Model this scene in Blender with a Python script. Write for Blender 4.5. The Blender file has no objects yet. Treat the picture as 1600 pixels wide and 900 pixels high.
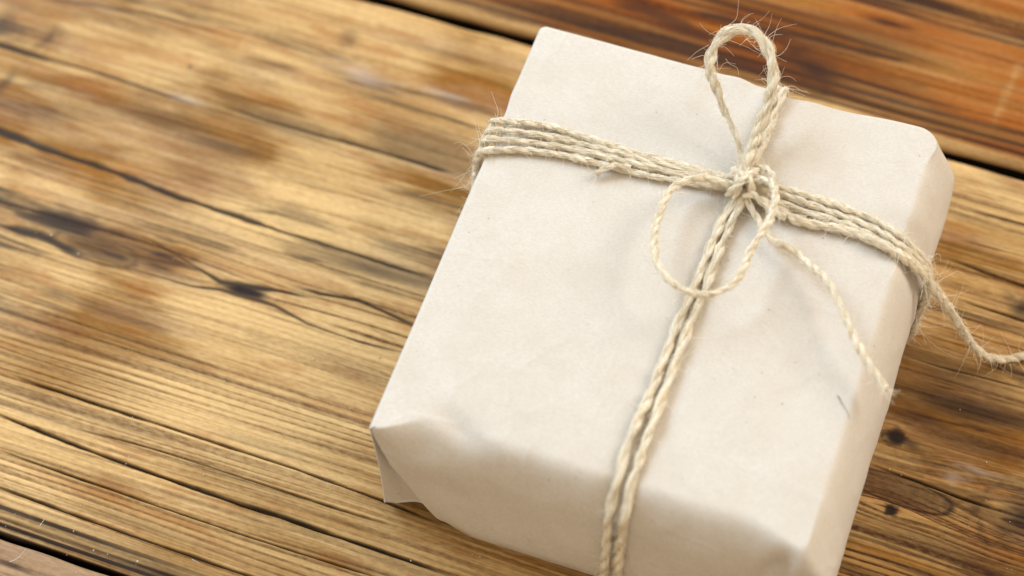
import bpy, math, random
import numpy as np
from mathutils import Matrix, Vector
from mathutils.bvhtree import BVHTree

SC = bpy.context.scene
COL = SC.collection

# ------------------------------------------------------------------ camera
FPX = 3400.0                                   # focal length in pixels of a 1600 px wide frame
ELEV, ROLL, DIST = 1.0530267, -0.0614039, 0.765
_fw = np.array([0, math.cos(ELEV), -math.sin(ELEV)])
_r = np.array([1.0, 0, 0]); _u = np.cross(_r, _fw)
_c, _s = math.cos(ROLL), math.sin(ROLL)
CR, CU, CF = _c * _r + _s * _u, -_s * _r + _c * _u, _fw
CO = -CF * DIST
cam_d = bpy.data.cameras.new('camera')
cam_d.sensor_width = 36.0
cam_d.lens = 36.0 * FPX / 1600.0
cam_d.clip_start, cam_d.clip_end = 0.02, 50.0
cam_d.dof.use_dof = True
cam_d.dof.focus_distance = 0.716
cam_d.dof.aperture_fstop = 5.2
cam = bpy.data.objects.new('camera', cam_d)
COL.objects.link(cam)
M = Matrix.Identity(4)
for i in range(3):
    M[i][0], M[i][1], M[i][2], M[i][3] = CR[i], CU[i], -CF[i], CO[i]
cam.matrix_world = M
SC.camera = cam

# ------------------------------------------------------------------ light
w = bpy.data.worlds.new('World'); SC.world = w; w.use_nodes = True
bg = w.node_tree.nodes['Background']
bg.inputs[0].default_value = (1.0, 0.83, 0.60, 1); bg.inputs[1].default_value = 0.67

def area(name, loc, target, sx, sy, power, colr):
    l = bpy.data.lights.new(name, 'AREA'); l.shape = 'RECTANGLE'
    l.size, l.size_y, l.energy, l.color = sx, sy, power, colr
    o = bpy.data.objects.new(name, l); COL.objects.link(o)
    o.location = loc
    o.rotation_euler = (Vector(target) - Vector(loc)).to_track_quat('-Z', 'Y').to_euler()
area('window_light', (-1.15, 1.1, 1.35), (0, 0, 0), 1.2, 1.0, 40, (0.62, 0.82, 1.0))
area('side_window_light', (1.5, 0.55, 1.1), (0, 0, 0), 0.9, 0.9, 19, (1.0, 0.93, 0.82))

vs = SC.view_settings
vs.view_transform = 'Standard'; vs.look = 'None'; vs.exposure = 0.20; vs.gamma = 1.0
vs.use_curve_mapping = False

# ------------------------------------------------------------------ helpers
def P(px, py, z=0.0):
    """point at height z seen at pixel (px, py) of the 1600 x 900 photograph"""
    v = CF + CR * (px - 800) / FPX - CU * (py - 450) / FPX
    return CO + v * ((z - CO[2]) / v[2])

def tag(o, label=None, cat=None, group=None, kind=None):
    for k, v in (('label', label), ('category', cat), ('group', group), ('kind', kind)):
        if v: o[k] = v
    return o

def empty(name, loc=(0, 0, 0), rz=0.0):
    o = bpy.data.objects.new(name, None); COL.objects.link(o)
    o.location = loc; o.rotation_euler = (0, 0, rz); o.empty_display_size = 0.02
    return o

def mesh_obj(name, verts, quads, mat, parent=None, tris=None, smooth=True, attrs=None):
    verts = np.asarray(verts, dtype=np.float32)
    me = bpy.data.meshes.new(name)
    quads = np.asarray(quads, dtype=np.int32).reshape(-1, 4) if quads is not None and len(quads) else np.zeros((0, 4), np.int32)
    tris = np.asarray(tris, dtype=np.int32).reshape(-1, 3) if tris is not None and len(tris) else np.zeros((0, 3), np.int32)
    nl = quads.size + tris.size; nf = len(quads) + len(tris)
    me.vertices.add(len(verts)); me.vertices.foreach_set('co', verts.ravel())
    me.loops.add(nl); me.loops.foreach_set('vertex_index', np.concatenate([quads.ravel(), tris.ravel()]))
    me.polygons.add(nf)
    ls = np.concatenate([np.arange(len(quads)) * 4, quads.size + np.arange(len(tris)) * 3]).astype(np.int32)
    me.polygons.foreach_set('loop_start', ls)
    me.polygons.foreach_set('use_smooth', np.full(nf, smooth))
    if attrs:
        for k, a in attrs.items():
            at = me.attributes.new(k, 'FLOAT', 'POINT')
            at.data.foreach_set('value', np.asarray(a, dtype=np.float32).ravel())
    me.update(calc_edges=True); me.validate()
    me.materials.append(mat)
    o = bpy.data.objects.new(name, me); COL.objects.link(o)
    if parent: o.parent = parent
    return o

_tabs = {}
def vn(x, y, seed=0):
    """smooth value noise, -1..1"""
    if seed not in _tabs:
        _tabs[seed] = np.random.default_rng(seed + 11).uniform(-1, 1, (256, 256)).astype(np.float32)
    t = _tabs[seed]
    xf, yf = np.floor(x), np.floor(y)
    fx, fy = (x - xf).astype(np.float32), (y - yf).astype(np.float32)
    ix, iy = xf.astype(np.int64) & 255, yf.astype(np.int64) & 255
    ix1, iy1 = (ix + 1) & 255, (iy + 1) & 255
    fx = fx * fx * (3 - 2 * fx); fy = fy * fy * (3 - 2 * fy)
    a = t[ix, iy] * (1 - fx) + t[ix1, iy] * fx
    b = t[ix, iy1] * (1 - fx) + t[ix1, iy1] * fx
    return a * (1 - fy) + b * fy

def fbm(x, y, seed=0, octaves=4):
    s, a, n = 0, 1.0, 0
    for k in range(octaves):
        s = s + a * vn(x * 2 ** k, y * 2 ** k, seed + k); n += a; a *= 0.5
    return s / n

def sst(a, b, x):
    t = np.clip((x - a) / (b - a), 0, 1); return t * t * (3 - 2 * t)

# ------------------------------------------------------------------ node material helper
class NT:
    def __init__(self, name):
        self.m = bpy.data.materials.new(name); self.m.use_nodes = True
        self.t = self.m.node_tree; self.b = self.t.nodes['Principled BSDF']; self.out = self.t.nodes['Material Output']
    def n(self, typ, **kw):
        nd = self.t.nodes.new(typ)
        for k, v in kw.items(): setattr(nd, k, v)
        return nd
    def put(self, sock, v):
        if isinstance(v, bpy.types.NodeSocket): self.t.links.new(v, sock)
        elif v is not None:
            if isinstance(v, tuple) and len(v) == 3 and sock.type == 'RGBA': v = (*v, 1)
            sock.default_value = v
    def attr(self, name): return self.n('ShaderNodeAttribute', attribute_name=name).outputs['Fac']
    def math(self, op, a, b=None, clamp=False):
        nd = self.n('ShaderNodeMath', operation=op, use_clamp=clamp); self.put(nd.inputs[0], a); self.put(nd.inputs[1], b); return nd.outputs[0]
    def mix(self, f, a, b, mode='MIX'):
        nd = self.n('ShaderNodeMix', data_type='RGBA', blend_type=mode); self.put(nd.inputs['Factor'], f)
        self.put(nd.inputs[6], a); self.put(nd.inputs[7], b); return nd.outputs[2]
    def rng(self, v, a, b, c, d):
        nd = self.n('ShaderNodeMapRange'); self.put(nd.inputs[0], v)
        for i, q in enumerate((a, b, c, d)): nd.inputs[i + 1].default_value = q
        return nd.outputs[0]
    def noise(self, scale, detail=3, rough=0.5, vec=None, stretch=None):
        nd = self.n('ShaderNodeTexNoise'); nd.inputs['Scale'].default_value = scale
        nd.inputs['Detail'].default_value = detail; nd.inputs['Roughness'].default_value = rough
        v = vec or self.n('ShaderNodeTexCoord').outputs['Object']
        if stretch:
            mp = self.n('ShaderNodeMapping'); mp.inputs['Scale'].default_value = stretch; self.put(mp.inputs[0], v); v = mp.outputs[0]
        self.put(nd.inputs['Vector'], v); return nd.outputs['Fac']
    def bump(self, h, strength, dist, normal=None):
        nd = self.n('ShaderNodeBump'); nd.inputs['Strength'].default_value = strength; nd.inputs['Distance'].default_value = dist
        self.put(nd.inputs['Height'], h); self.put(nd.inputs['Normal'], normal); return nd.outputs[0]

def wood_material():
    t = NT('old_oiled_pine')
    nz = t.noise(1.0, 4, 0.6, stretch=(18, 700, 300))
    nz2 = t.noise(1.0, 3, 0.6, stretch=(330, 900, 300))
    pale, ochre, red = (0.75, 0.512, 0.238), (0.275, 0.124, 0.017), (0.33, 0.090, 0.008)
    tone = t.math('ADD', t.attr('tone'), t.rng(nz, 0.3, 0.7, -0.30, 0.30), clamp=True)
    c = t.mix(tone, pale, ochre)
    c = t.mix(t.attr('red'), c, red)
    c = t.mix(t.attr('grey'), c, (0.30, 0.215, 0.165))
    ln = t.math('MULTIPLY', t.attr('line'), t.rng(nz2, 0.3, 0.7, 0.65, 1.1), clamp=True)
    c = t.mix(ln, c, t.mix(1.0, c, (0.19, 0.125, 0.088), 'MULTIPLY'))
    c = t.mix(t.math('MULTIPLY', t.rng(nz2, 0.4, 0.7, 0.0, 0.55), 0.8), c, t.mix(1.0, c, (0.62, 0.52, 0.42), 'MULTIPLY'))
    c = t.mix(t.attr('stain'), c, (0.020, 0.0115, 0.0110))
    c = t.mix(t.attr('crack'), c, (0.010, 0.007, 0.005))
    c = t.mix(t.attr('scuff'), c, (0.70, 0.64, 0.60))
    t.put(t.b.inputs['Base Color'], c)
    rg = t.rng(nz, 0.3, 0.7, 0.38, 0.58)
    t.put(t.b.inputs['Roughness'], t.math('ADD', rg, t.math('MULTIPLY', t.attr('crack'), 0.4), clamp=True))
    t.b.inputs['Specular IOR Level'].default_value = 0.14
    t.put(t.b.inputs['Normal'], t.bump(t.math('ADD', nz, nz2), 0.5, 0.00025))
    return t.m

def paper_material(name, colr):
    t = NT(name)
    mott = t.noise(55, 5, 0.65)
    fib = t.noise(900, 4, 0.7, stretch=(1, 2.2, 1))
    c = t.mix(t.rng(mott, 0.3, 0.7, 0, 1), colr, tuple(x * y for x, y in zip(colr, (0.93, 0.905, 0.87))))
    c = t.mix(t.rng(fib, 0.40, 0.70, 0, 0.46), c, tuple(x * y for x, y in zip(colr, (0.72, 0.66, 0.58))))
    vo = t.n('ShaderNodeTexVoronoi'); vo.inputs['Scale'].default_value = 230
    t.put(vo.inputs['Vector'], t.n('ShaderNodeTexCoord').outputs['Object'])
    sp = t.rng(vo.outputs['Distance'], 0.05, 0.12, 1, 0)
    sx = t.n('ShaderNodeSeparateColor'); t.put(sx.inputs[0], vo.outputs['Color'])
    sp = t.math('MULTIPLY', sp, t.rng(sx.outputs[0], 0.70, 1.0, 0, 0.7), clamp=True)
    c = t.mix(sp, c, (0.30, 0.20, 0.13))
    stn = t.rng(t.noise(45, 3, 0.55), 0.60, 0.74, 0, 0.22)
    c = t.mix(stn, c, tuple(x * y for x, y in zip(colr, (0.86, 0.72, 0.58))))
    t.put(t.b.inputs['Base Color'], c)
    t.b.inputs['Roughness'].default_value = 0.62
    t.b.inputs['Specular IOR Level'].default_value = 0.3
    nb = t.bump(fib, 0.22, 0.00008)
    ve = t.n('ShaderNodeTexVoronoi', feature='DISTANCE_TO_EDGE'); ve.inputs['Scale'].default_value = 21
    tc = t.n('ShaderNodeTexCoord').outputs['Object']
    wn = t.n('ShaderNodeTexNoise'); wn.inputs['Scale'].default_value = 30; t.put(wn.inputs['Vector'], tc)
    t.put(ve.inputs['Vector'], t.mix(0.03, tc, wn.outputs['Color']))
    cr = t.math('MULTIPLY', t.rng(ve.outputs[0], 0.0, 0.035, 1, 0), t.rng(t.noise(17, 2), 0.5, 0.68, 0, 1))
    nb = t.bump(cr, 0.28, 0.0005, nb)
    t.put(t.b.inputs['Normal'], t.bump(t.noise(120, 4, 0.6), 0.25, 0.0006, nb))
    return t.m

def jute_material(name, colr, trans, streaks=False):
    t = NT(name)
    nz = t.noise(260, 4, 0.7); n2 = t.noise(1500, 2, 0.6)
    cv = t.n('ShaderNodeCombineXYZ')
    for k, a in enumerate(('fa', 'fb', 'fs')): t.put(cv.inputs[k], t.attr(a))
    st = t.noise(5.5, 3, 0.65, vec=cv.outputs[0])
    c = t.mix(t.rng(nz, 0.3, 0.72, 0, 1), colr, tuple(x * y for x, y in zip(colr, (0.91, 0.84, 0.72))))
    c = t.mix(t.rng(n2, 0.4, 0.75, 0, 0.5), c, tuple(min(1, x * 1.16) for x in colr))
    if streaks:
        c = t.mix(t.rng(st, 0.54, 0.70, 0, .75), c, tuple(x * y for x, y in zip(colr, (0.60, 0.44, 0.26))))
        t.put(t.b.inputs['Normal'], t.bump(st, 0.8, 0.0004))
    t.put(t.b.inputs['Base Color'], c)
    t.b.inputs['Roughness'].default_value = 0.5
    t.b.inputs['Specular IOR Level'].default_value = 0.35
    tr = t.n('ShaderNodeBsdfTranslucent'); t.put(tr.inputs[0], c)
    mx = t.n('ShaderNodeMixShader'); mx.inputs[0].default_value = trans
    t.put(mx.inputs[1], t.b.outputs[0]); t.put(mx.inputs[2], tr.outputs[0]); t.put(t.out.inputs[0], mx.outputs[0])
    return t.m

WOOD = wood_material()
PAPER = paper_material('pale_kraft_paper', (0.675, 0.640, 0.605))
JUTE = jute_material('jute_twine', (1.0, 0.92, 0.775), 0.03, True)
FIBRE = jute_material('jute_fibre', (1.0, 0.93, 0.80), 0.10)
def plain(name, colr, rough=0.7):
    t = NT(name)
    t.put(t.b.inputs['Base Color'], t.mix(t.noise(400, 3), colr, tuple(x * 0.8 for x in colr))); t.b.inputs['Roughness'].default_value = rough
    return t.m

# ------------------------------------------------------------------ table top
GRAIN = -0.4047077
gU = np.array([math.cos(GRAIN), math.sin(GRAIN)]); gV = np.array([-math.sin(GRAIN), math.cos(GRAIN)])
def uv(px, py):
    q = P(px, py)[:2]; return q @ gU * 1000, q @ gV * 1000          # millimetres along / across the grain
def uvs(pts):
    a = np.array([uv(*p) for p in pts]); return a[np.argsort(a[:, 0])]

table = empty('wooden_table', (0, 0, 0), GRAIN)
tag(table, 'weathered brown pine plank tabletop under the wrapped parcel', 'table')

edge_up = uvs([(640, 7), (760, 42), (1500, 240), (1567, 262)])       # gap behind the parcel
edge_lo = uvs([(0, 833), (60, 853), (130, 880)])                     # gap at the lower left
fit_up = np.polyfit(edge_up[:, 0], edge_up[:, 1], 1)
fit_lo = (0.0, float(edge_lo[:, 1].mean()))

class Field:
    def __init__(s, U, V):
        s.U, s.V = U, V
        z = lambda: np.zeros_like(U)
        s.line, s.stain, s.crack, s.scuff, s.red, s.grey, s.h = z(), z(), z(), z(), z(), z(), z()
        s.wob = 0.28 * vn(U / 11, V / 30, 61) + 0.12 * vn(U / 2.5, V / 30, 62)
    def streak(s, pts, w, amt, ch, wpx=None, taper=14, depth=0.0, rough=0.25, soft=None):
        soft = soft or (1.9 if ch == 'stain' else 1.1)
        a = uvs(pts); u0, u1 = a[0, 0], a[-1, 0]
        if ch == 'stain' or len(a) < 4: v0 = np.interp(s.U, a[:, 0], a[:, 1])
        else: v0 = np.polyval(np.polyfit((a[:, 0] - u0) / 100, a[:, 1], 3), (np.clip(s.U, u0, u1) - u0) / 100)
        if wpx is None: ww = w
        else: ww = w * np.interp(s.U, a[:, 0], wpx)
        ww = ww * (1 + rough * 1.6 * vn(s.U / 7, s.U * 0 + len(pts) + pts[0][1] * .37, 63))
        d = np.abs(s.V - v0 - s.wob * min(1.0, w)) / np.maximum(ww, 0.05)
        m = np.exp(-d ** (2 * soft)) * sst(u0 - 2, u0 + taper, s.U) * (1 - sst(u1 - taper, u1 + 2, s.U))
        m = m * amt
        f = getattr(s, ch); np.maximum(f, m, out=f)
        if depth: s.h -= depth * m
    def blob(s, px, py, ru, rv, amt, ch, ang=0.0, warp=0.5, seed=70, power=2.0, ring=None):
        u, v = uv(px, py); du, dv = s.U - u, s.V - v
        c, sn = math.cos(ang), math.sin(ang)
        x, y = (du * c + dv * sn) / ru, (-du * sn + dv * c) / rv
        r = np.sqrt(x * x + y * y) * (1 + warp * fbm(s.U / (ru * .8), s.V / (rv * .8), seed, 3))
        m = amt * (np.exp(-r ** power) if ring is None else np.exp(-((r - 1) / ring) ** 2))
        f = getattr(s, ch); np.maximum(f, m, out=f)
    def attrs(s):
        cl = lambda a: np.clip(a, 0, 1)
        return dict(tone=cl(s.tone), red=cl(s.red), grey=cl(s.grey), line=cl(s.line), stain=cl(s.stain), crack=cl(s.crack), scuff=cl(s.scuff))

def deflect(U, V, knots):
    """grain bends round each knot"""
    W = V.copy()
    for (u, v, r, lu) in knots:
        d = V - v
        W -= np.sign(d) * r * np.exp(-(np.abs(d) / (2.2 * r)) ** 1.2) * np.exp(-((U - u) / lu) ** 2) * np.tanh(np.abs(d) / (0.4 * r))
    return W

def grain_field(F, seed, knots=(), scale=1.0):
    U, V = F.U, F.V
    W = deflect(U, V, knots)
    W = W + 2.2 * vn(U / 150, V / 26, seed) + 0.7 * vn(U / 55, V / 9, seed + 1)
    a = vn(U / 170, W / (1.25 * scale), seed + 2)
    b = vn(U / 90, W / (0.62 * scale), seed + 3)
    c = vn(U / 260, W / (3.3 * scale), seed + 4)
    F.W = W
    return a, b, c

def plank(name, vlo, vhi, ugrid, dv, paint, bev=1.6, side=18.0):
    """a plank between the edges v = vlo(u) and vhi(u) [mm]; its relief is real geometry"""
    lo, hi = np.polyval(vlo, ugrid), np.polyval(vhi, ugrid)
    lo = lo + 0.5 * vn(ugrid / 14, ugrid * 0, 91); hi = hi + 0.5 * vn(ugrid / 14, ugrid * 0, 92)
    n = dv if isinstance(dv, np.ndarray) else np.linspace(0, 1, int(round((hi.mean() - lo.mean()) / dv)) + 1)
    U = np.repeat(ugrid[:, None], len(n), 1).astype(np.float64)
    V = lo[:, None] + (hi - lo)[:, None] * n[None, :]
    F = Field(U, V); F.paint_lo, F.paint_hi = lo[:, None], hi[:, None]
    paint(F)
    dlo, dhi = V - lo[:, None], hi[:, None] - V
    H = F.h
    for d in (dlo, dhi):
        q = np.clip(1 - d / bev, 0, 1); H = H - bev * 0.9 * (1 - np.sqrt(np.maximum(1 - q * q, 0)))
    A = F.attrs()
    # sides: two more rows on each edge
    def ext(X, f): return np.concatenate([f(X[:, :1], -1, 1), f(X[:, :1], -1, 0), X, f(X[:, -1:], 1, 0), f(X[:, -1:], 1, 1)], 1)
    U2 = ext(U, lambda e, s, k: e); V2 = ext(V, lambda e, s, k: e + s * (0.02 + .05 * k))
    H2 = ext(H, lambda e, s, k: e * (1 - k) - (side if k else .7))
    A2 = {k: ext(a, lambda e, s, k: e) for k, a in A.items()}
    for c_ in (0, 1, -2, -1): A2['stain'][:, c_] = 0.97; A2['crack'][:, c_] = 0.7  # side rows near-black: grime plus the shade of the gaps painted in
    nu, nv = U2.shape
    verts = np.stack([U2, V2, H2], -1).reshape(-1, 3) / 1000
    idx = np.arange(nu * nv).reshape(nu, nv)
    q = np.stack([idx[:-1, :-1], idx[1:, :-1], idx[1:, 1:], idx[:-1, 1:]], -1).reshape(-1, 4)
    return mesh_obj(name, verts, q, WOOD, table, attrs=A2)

def ug(a, b, step, lo=-620, hi=620):
    return np.concatenate([np.arange(lo, a, 9.0), np.arange(a, b, step), np.arange(b, hi, 9.0)])

def paint_main(F):
    U, V = F.U, F.V
    k2 = uv(1604, 812); k1 = uv(1404, 686); k3 = uv(1393, 797); kb = uv(95, 372)
    hg = uv(383, 452)
    knots = [(*k2, 7.5, 26), (*k1, 3.2, 14), (*k3, 2.0, 10), (*kb, 5.0, 42), (hg[0] - 34, hg[1] + .8, 3.2, 26), (hg[0] + 48, hg[1] - 2, 3.2, 34)]
    a, b, c = grain_field(F, 20, knots)
    W = F.W
    v_mid = np.interp(U, *uvs([(0, 520), (640, 640), (1600, 760)]).T)
    low = sst(-14, 10, v_mid - V)                       # 1 in the straight-grained lower part
    v_up = np.interp(U, *uvs([(-60, 186), (0, 204), (280, 308), (640, 424), (1600, 690)]).T)
    upz = sst(-4, 8, V - v_up) * (1 - sst(60, 110, U))
    lines = np.clip(sst(0.05, 0.75, a) * 0.75 + sst(0.1, 0.8, b) * 0.45, 0, 1)
    F.line = lines * (0.55 + 0.40 * low * (0.6 + 0.5 * vn(U / 120, V / 25, 33)) + 0.45 * sst(0.0, 0.5, c) * (1 - low)) * (1 - .62 * upz)
    # latewood pattern regular and close in the lower part
    per = np.sin(2 * np.pi * (W + 0.5 * vn(U / 200, W / 5, 34)) / 2.35)
    F.line = np.maximum(F.line, low * (0.24 + 0.50 * sst(-.4, .5, vn(U / 70, V / 12, 35))) * sst(0.25, 0.95, per))
    right = sst(40, 150, U)  # right end darker and more ochre, parcel's shade partly put into the colour
    F.line = np.clip(F.line * (1 + 0.4 * right * low), 0, 1)
    blot = fbm(U / 42, V / 15, 36, 4)
    warmth = fbm(U / 70, V / 22, 41, 3)
    F.tone = 0.10 + right * (.34 + .30 * low) + 0.75 * warmth + .22 * upz + 0.22 * np.clip(c, 0, 1) + 0.62 * (1 - low) * sst(-0.15, 0.45, blot)
    F.red = 0.30 * sst(0.05, 0.5, fbm(U / 20, V / 5, 45, 3)) + .12 * upz * sst(-.15, .45, fbm(U / 30, V / 14, 46, 4))
    F.grey = 0.22 * sst(0.0, 0.55, fbm(U / 40, V / 9, 51, 3)) * (1 - low) + .02
    S, B = F.streak, F.blob
    F.stain = 0.66 * (1 - low) * sst(0.08, 0.55, fbm(U / 38, V / 6, 57, 4)) * sst(-.5, .5, fbm(U / 22, W / .8, 56, 3)) + (.25 + .30 * right * low) * sst(0.15, 0.6, fbm(U / 60, W / 2.2, 58, 3)) + (.10 + .25 * low) * right * sst(.0, .5, fbm(U / 30, V / 9, 59, 3))
    # --- long cracks in the lower part
    for pts, wd, am in [
        ([(0, 580), (72, 604), (208, 652), (340, 692), (400, 712), (480, 738), (540, 760), (600, 784), (640, 800), (700, 822)], .30, .92),
        ([(100, 666), (160, 682), (280, 712), (360, 740), (480, 780), (640, 828)], .20, .75),
        ([(-40, 632), (0, 646), (72, 680), (160, 712), (240, 738), (320, 770), (400, 794), (480, 820), (560, 852), (640, 876), (740, 910)], .42, 1.0),
        ([(-40, 690), (0, 704), (120, 744), (188, 770), (280, 800), (360, 836), (440, 854), (520, 876), (580, 898), (640, 920)], .24, .85),
        ([(-40, 748), (0, 762), (80, 792), (192, 830), (280, 864), (388, 898), (460, 924)], .30, .95),
        ([(1461, 396), (1520, 418), (1600, 446), (1680, 470)], .34, .9),
        ([(1471, 458), (1496, 466), (1540, 482), (1596, 500), (1680, 528)], .34, .95),
        ([(1485, 321), (1540, 335), (1600, 350), (1680, 376)], .26, .8),
        ([(1471, 368), (1540, 385), (1640, 412)], .16, .6),
        ([(1330, 716), (1363, 727), (1417, 745), (1500, 777), (1567, 800), (1590, 808)], .27, .95),
        ([(560, 568), (608, 588), (660, 606)], .22, .7),
        ([(1395, 548), (1414, 556), (1489, 578), (1600, 606), (1680, 630)], .20, .6)]:
        S(pts, wd * 1.4, am, 'crack', depth=1.3, taper=22, soft=1.6)
    S([(320, 770), (400, 794), (480, 820), (560, 852)], .75, .9, 'crack', depth=0.5, taper=20, soft=1.6)
    # --- fine brown lines
    for pts, wd, am in [
        ([(0, 412), (120, 448), (240, 484), (330, 500)], .35, .55), ([(0, 468), (180, 524), (320, 568), (440, 608), (580, 648), (640, 668)], .40, .75),
        ([(0, 540), (200, 602), (420, 672), (640, 736)], .25, .5), ([(500, 640), (640, 690)], .35, .6),
        ([(560, 505), (640, 540)], .5, .6), ([(440, 606), (560, 640)], .4, .6),
        ([(1357, 800), (1450, 824), (1600, 868)], .45, .75), ([(1350, 822), (1450, 850), (1600, 896)], .5, .8), ([(1345, 842), (1480, 884), (1600, 920)], .5, .8),
        ([(1340, 862), (1420, 886), (1500, 912)], .45, .75), ([(1370, 700), (1460, 724), (1600, 760)], .4, .6), ([(1400, 640), (1500, 664), (1600, 690)], .5, .7),
        ([(1400, 612), (1500, 640), (1600, 668)], .6, .7), ([(1420, 590), (1600, 636)], .35, .55), ([(1390, 660), (1500, 690), (1600, 716)], .4, .6),
        ([(1480, 292), (1600, 322)], .4, .5), ([(1450, 430), (1600, 474)], .3, .5), ([(1430, 520), (1600, 566)], .5, .5),
        ([(0, 108), (120, 140), (260, 178), (420, 222)], .35, .45), ([(210, 60), (330, 96), (470, 140)], .45, .45),
        ([(330, 40), (440, 62), (560, 92)], .9, .5), ([(220, 5), (330, 30), (470, 66), (600, 104)], .7, .4),
        ([(180, 330), (300, 372), (440, 420)], .6, .55), ([(300, 300), (420, 330), (560, 372)], .35, .5), ([(380, 300), (520, 336), (680, 382)], .4, .5), ([(420, 275), (560, 310), (700, 350)], .4, .45)]:
        S(pts, wd, am, 'line', depth=0.12)
    # --- dark seams in the upper part
    S([(-60, 186), (0, 204), (100, 244), (180, 268), (280, 308), (380, 340), (450, 365), (520, 385), (640, 424), (700, 440)], 1.15, .96, 'stain', wpx=[1.3, 1.3, 1.35, 1.1, .9, .9, .6, .5, .6, .3], depth=.5)
    S([(-60, 50), (0, 70), (60, 88), (110, 104)], 1.3, .95, 'stain', depth=.3)
    S([(60, 88), (160, 116), (280, 156), (330, 172)], .6, .85, 'stain', depth=.3)
    S([(330, 160), (424, 190), (520, 216), (640, 250), (735, 277)], .85, .95, 'stain', wpx=[.2, .7, 1, 1.1, 1], depth=.4)
    S([(60, -8), (92, 0), (160, 10), (260, 28), (320, 46)], .9, .6, 'stain')
    S([(600, 128), (627, 140), (693, 153), (760, 173), (800, 186)], 1.2, .55, 'stain')
    S([(360, 325), (430, 332), (480, 344), (540, 366)], .9, .55, 'stain')
    S([(0, 306), (80, 330), (160, 356), (230, 380)], 1.2, .6, 'stain')
    S([(440, 442), (500, 458), (560, 468), (640, 504), (680, 520)], .75, .95, 'stain', depth=.3)
    S([(520, 430), (580, 446), (660, 470)], 1.1, .55, 'stain')
    # --- hourglass shaped resin scar
    S([(215, 364), (270, 395), (320, 425), (345, 440), (390, 448), (440, 455), (510, 470)], .55, .95, 'stain', wpx=[.4, .6, .9, 1.9, 2.5, 1.6, .4], depth=.2)
    S([(150, 404), (230, 428), (300, 447), (345, 452), (390, 464), (430, 478), (480, 505), (560, 533), (650, 556)], .5, .9, 'stain', wpx=[.3, .4, .6, 1.8, 2.6, 1.6, .9, .9, .7], depth=.2)
    B(383, 453, 9.5, 2.5, 1.0, 'stain', ang=-.03, warp=.4, power=5)
    B(262, 418, 20, 3.4, .0, 'stain')
    # --- dark knot patch at the left
    S([(-30, 340), (0, 351), (60, 366), (130, 398), (160, 408)], 1.5, .95, 'stain', wpx=[.6, .8, 1.5, 1.4, .5], depth=.4)
    B(92, 346, 22, 4.6, .93, 'stain', ang=-.1, warp=1.0, seed=72, power=3)
    B(70, 325, 12, 2.0, .7, 'stain', ang=-.1, warp=.9, seed=73)
    B(150, 386, 15, 4.6, .62, 'stain', ang=-.02, warp=.25, power=5)
    B(150, 388, 16, 5.2, .6, 'stain', ang=-.02, warp=.2, ring=.12)
    B(10, 318, 24, 3.0, .8, 'stain', warp=.8, seed=75)
    B(0, 40, 8, 5, .8, 'stain', warp=.8, seed=76); B(76, 60, 2.0, 6, .55, 'stain', ang=-.35, warp=.7); B(8, 130, 2.5, 8, .6, 'stain', ang=-.25, warp=.7)
    B(545, 62, 3, 4, .5, 'stain', ang=.8, warp=.6); B(297, 105, 1.4, 1.4, .7, 'stain')
    B(20, 488, 14, 2.0, .55, 'stain', warp=.8, seed=79); B(250, 186, 22, 6, .5, 'stain', warp=.9, seed=80); B(440, 196, 28, 6, .55, 'stain', warp=.9, seed=81)
    B(660, 230, 26, 8, .6, 'stain', warp=.9, seed=82); B(340, 226, 24, 4, .5, 'stain', warp=.9, seed=83); B(460, 334, 12, 3, .5, 'stain', warp=.9, seed=84)
    B(580, 420, 30, 3.6, .75, 'stain', warp=.9, seed=85)
    # --- right side knots and flame grain
    B(1403, 684, 3.9, 3.6, 1.0, 'stain', warp=.6, seed=86, power=6); B(1420, 694, 6.5, 2.0, .8, 'stain', ang=-.25, warp=.7, seed=87)
    B(1393, 797, 2.5, 2.1, 1.0, 'stain', warp=.5, seed=88, power=6)
    B(1386, 684, 6, 2.4, .6, 'stain', warp=.6, seed=89)
    B(1404, 766, 19, 5.0, .9, 'stain', ang=-.05, warp=.12, ring=.10); B(1404, 766, 19, 5.0, .5, 'stain', ang=-.05, warp=.12, power=8); B(1404, 766, 19, 5.0, .60, 'line', ang=-.05, warp=.12, power=8); B(1404, 766, 12, 2.8, .4, 'stain', ang=-.05, warp=.2, ring=.12)
    B(1478, 788, 2.6, 2.2, .7, 'stain', warp=.3)
    for k, (rr, am) in enumerate([(1.0, .5)]):
        B(1604, 812, 14 * rr, 11.5 * rr, am, 'stain', warp=.42, ring=.12 + .08 * k, seed=90 + k)
    B(1606, 812, 12.5, 10, .8, 'stain', warp=.45, power=4); B(1600, 808, 6, 5, .9, 'stain', warp=.8, power=3, seed=93)
    S([(1515, 786), (1522, 800), (1545, 815), (1580, 838), (1620, 862)], 1.0, .8, 'line')
    B(1525, 796, 4, 3.4, .8, 'stain', warp=.5, seed=95)
    B(1520, 640, 28, 4, .8, 'stain', warp=.9, seed=96); B(1596, 482, 5, 4.5, .9, 'stain', warp=.6, seed=97); B(1480, 585, 26, 4, .45, 'stain', warp=.9, seed=98)
    B(1440, 650, 14, 3, .7, 'stain', warp=.9, seed=99); B(1450, 560, 30, 5, .5, 'stain', warp=.9, seed=100); B(1560, 700, 30, 5, .5, 'stain', warp=.9, seed=101); B(1480, 860, 36, 5, .45, 'stain', warp=.9, seed=102)
    for (x, y, ru, rv) in [(1490, 745, 3.6, 2.2), (1530, 736, 6, 1.4), (571, 122, 9, 3.2), (556, 110, 6, 2), (705, 150, 10, 1.2), (290, 154, 5, 1.5)]:
        B(x, y, ru, rv, .26, 'scuff', warp=.8, seed=int(x) % 60 + 101)
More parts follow.
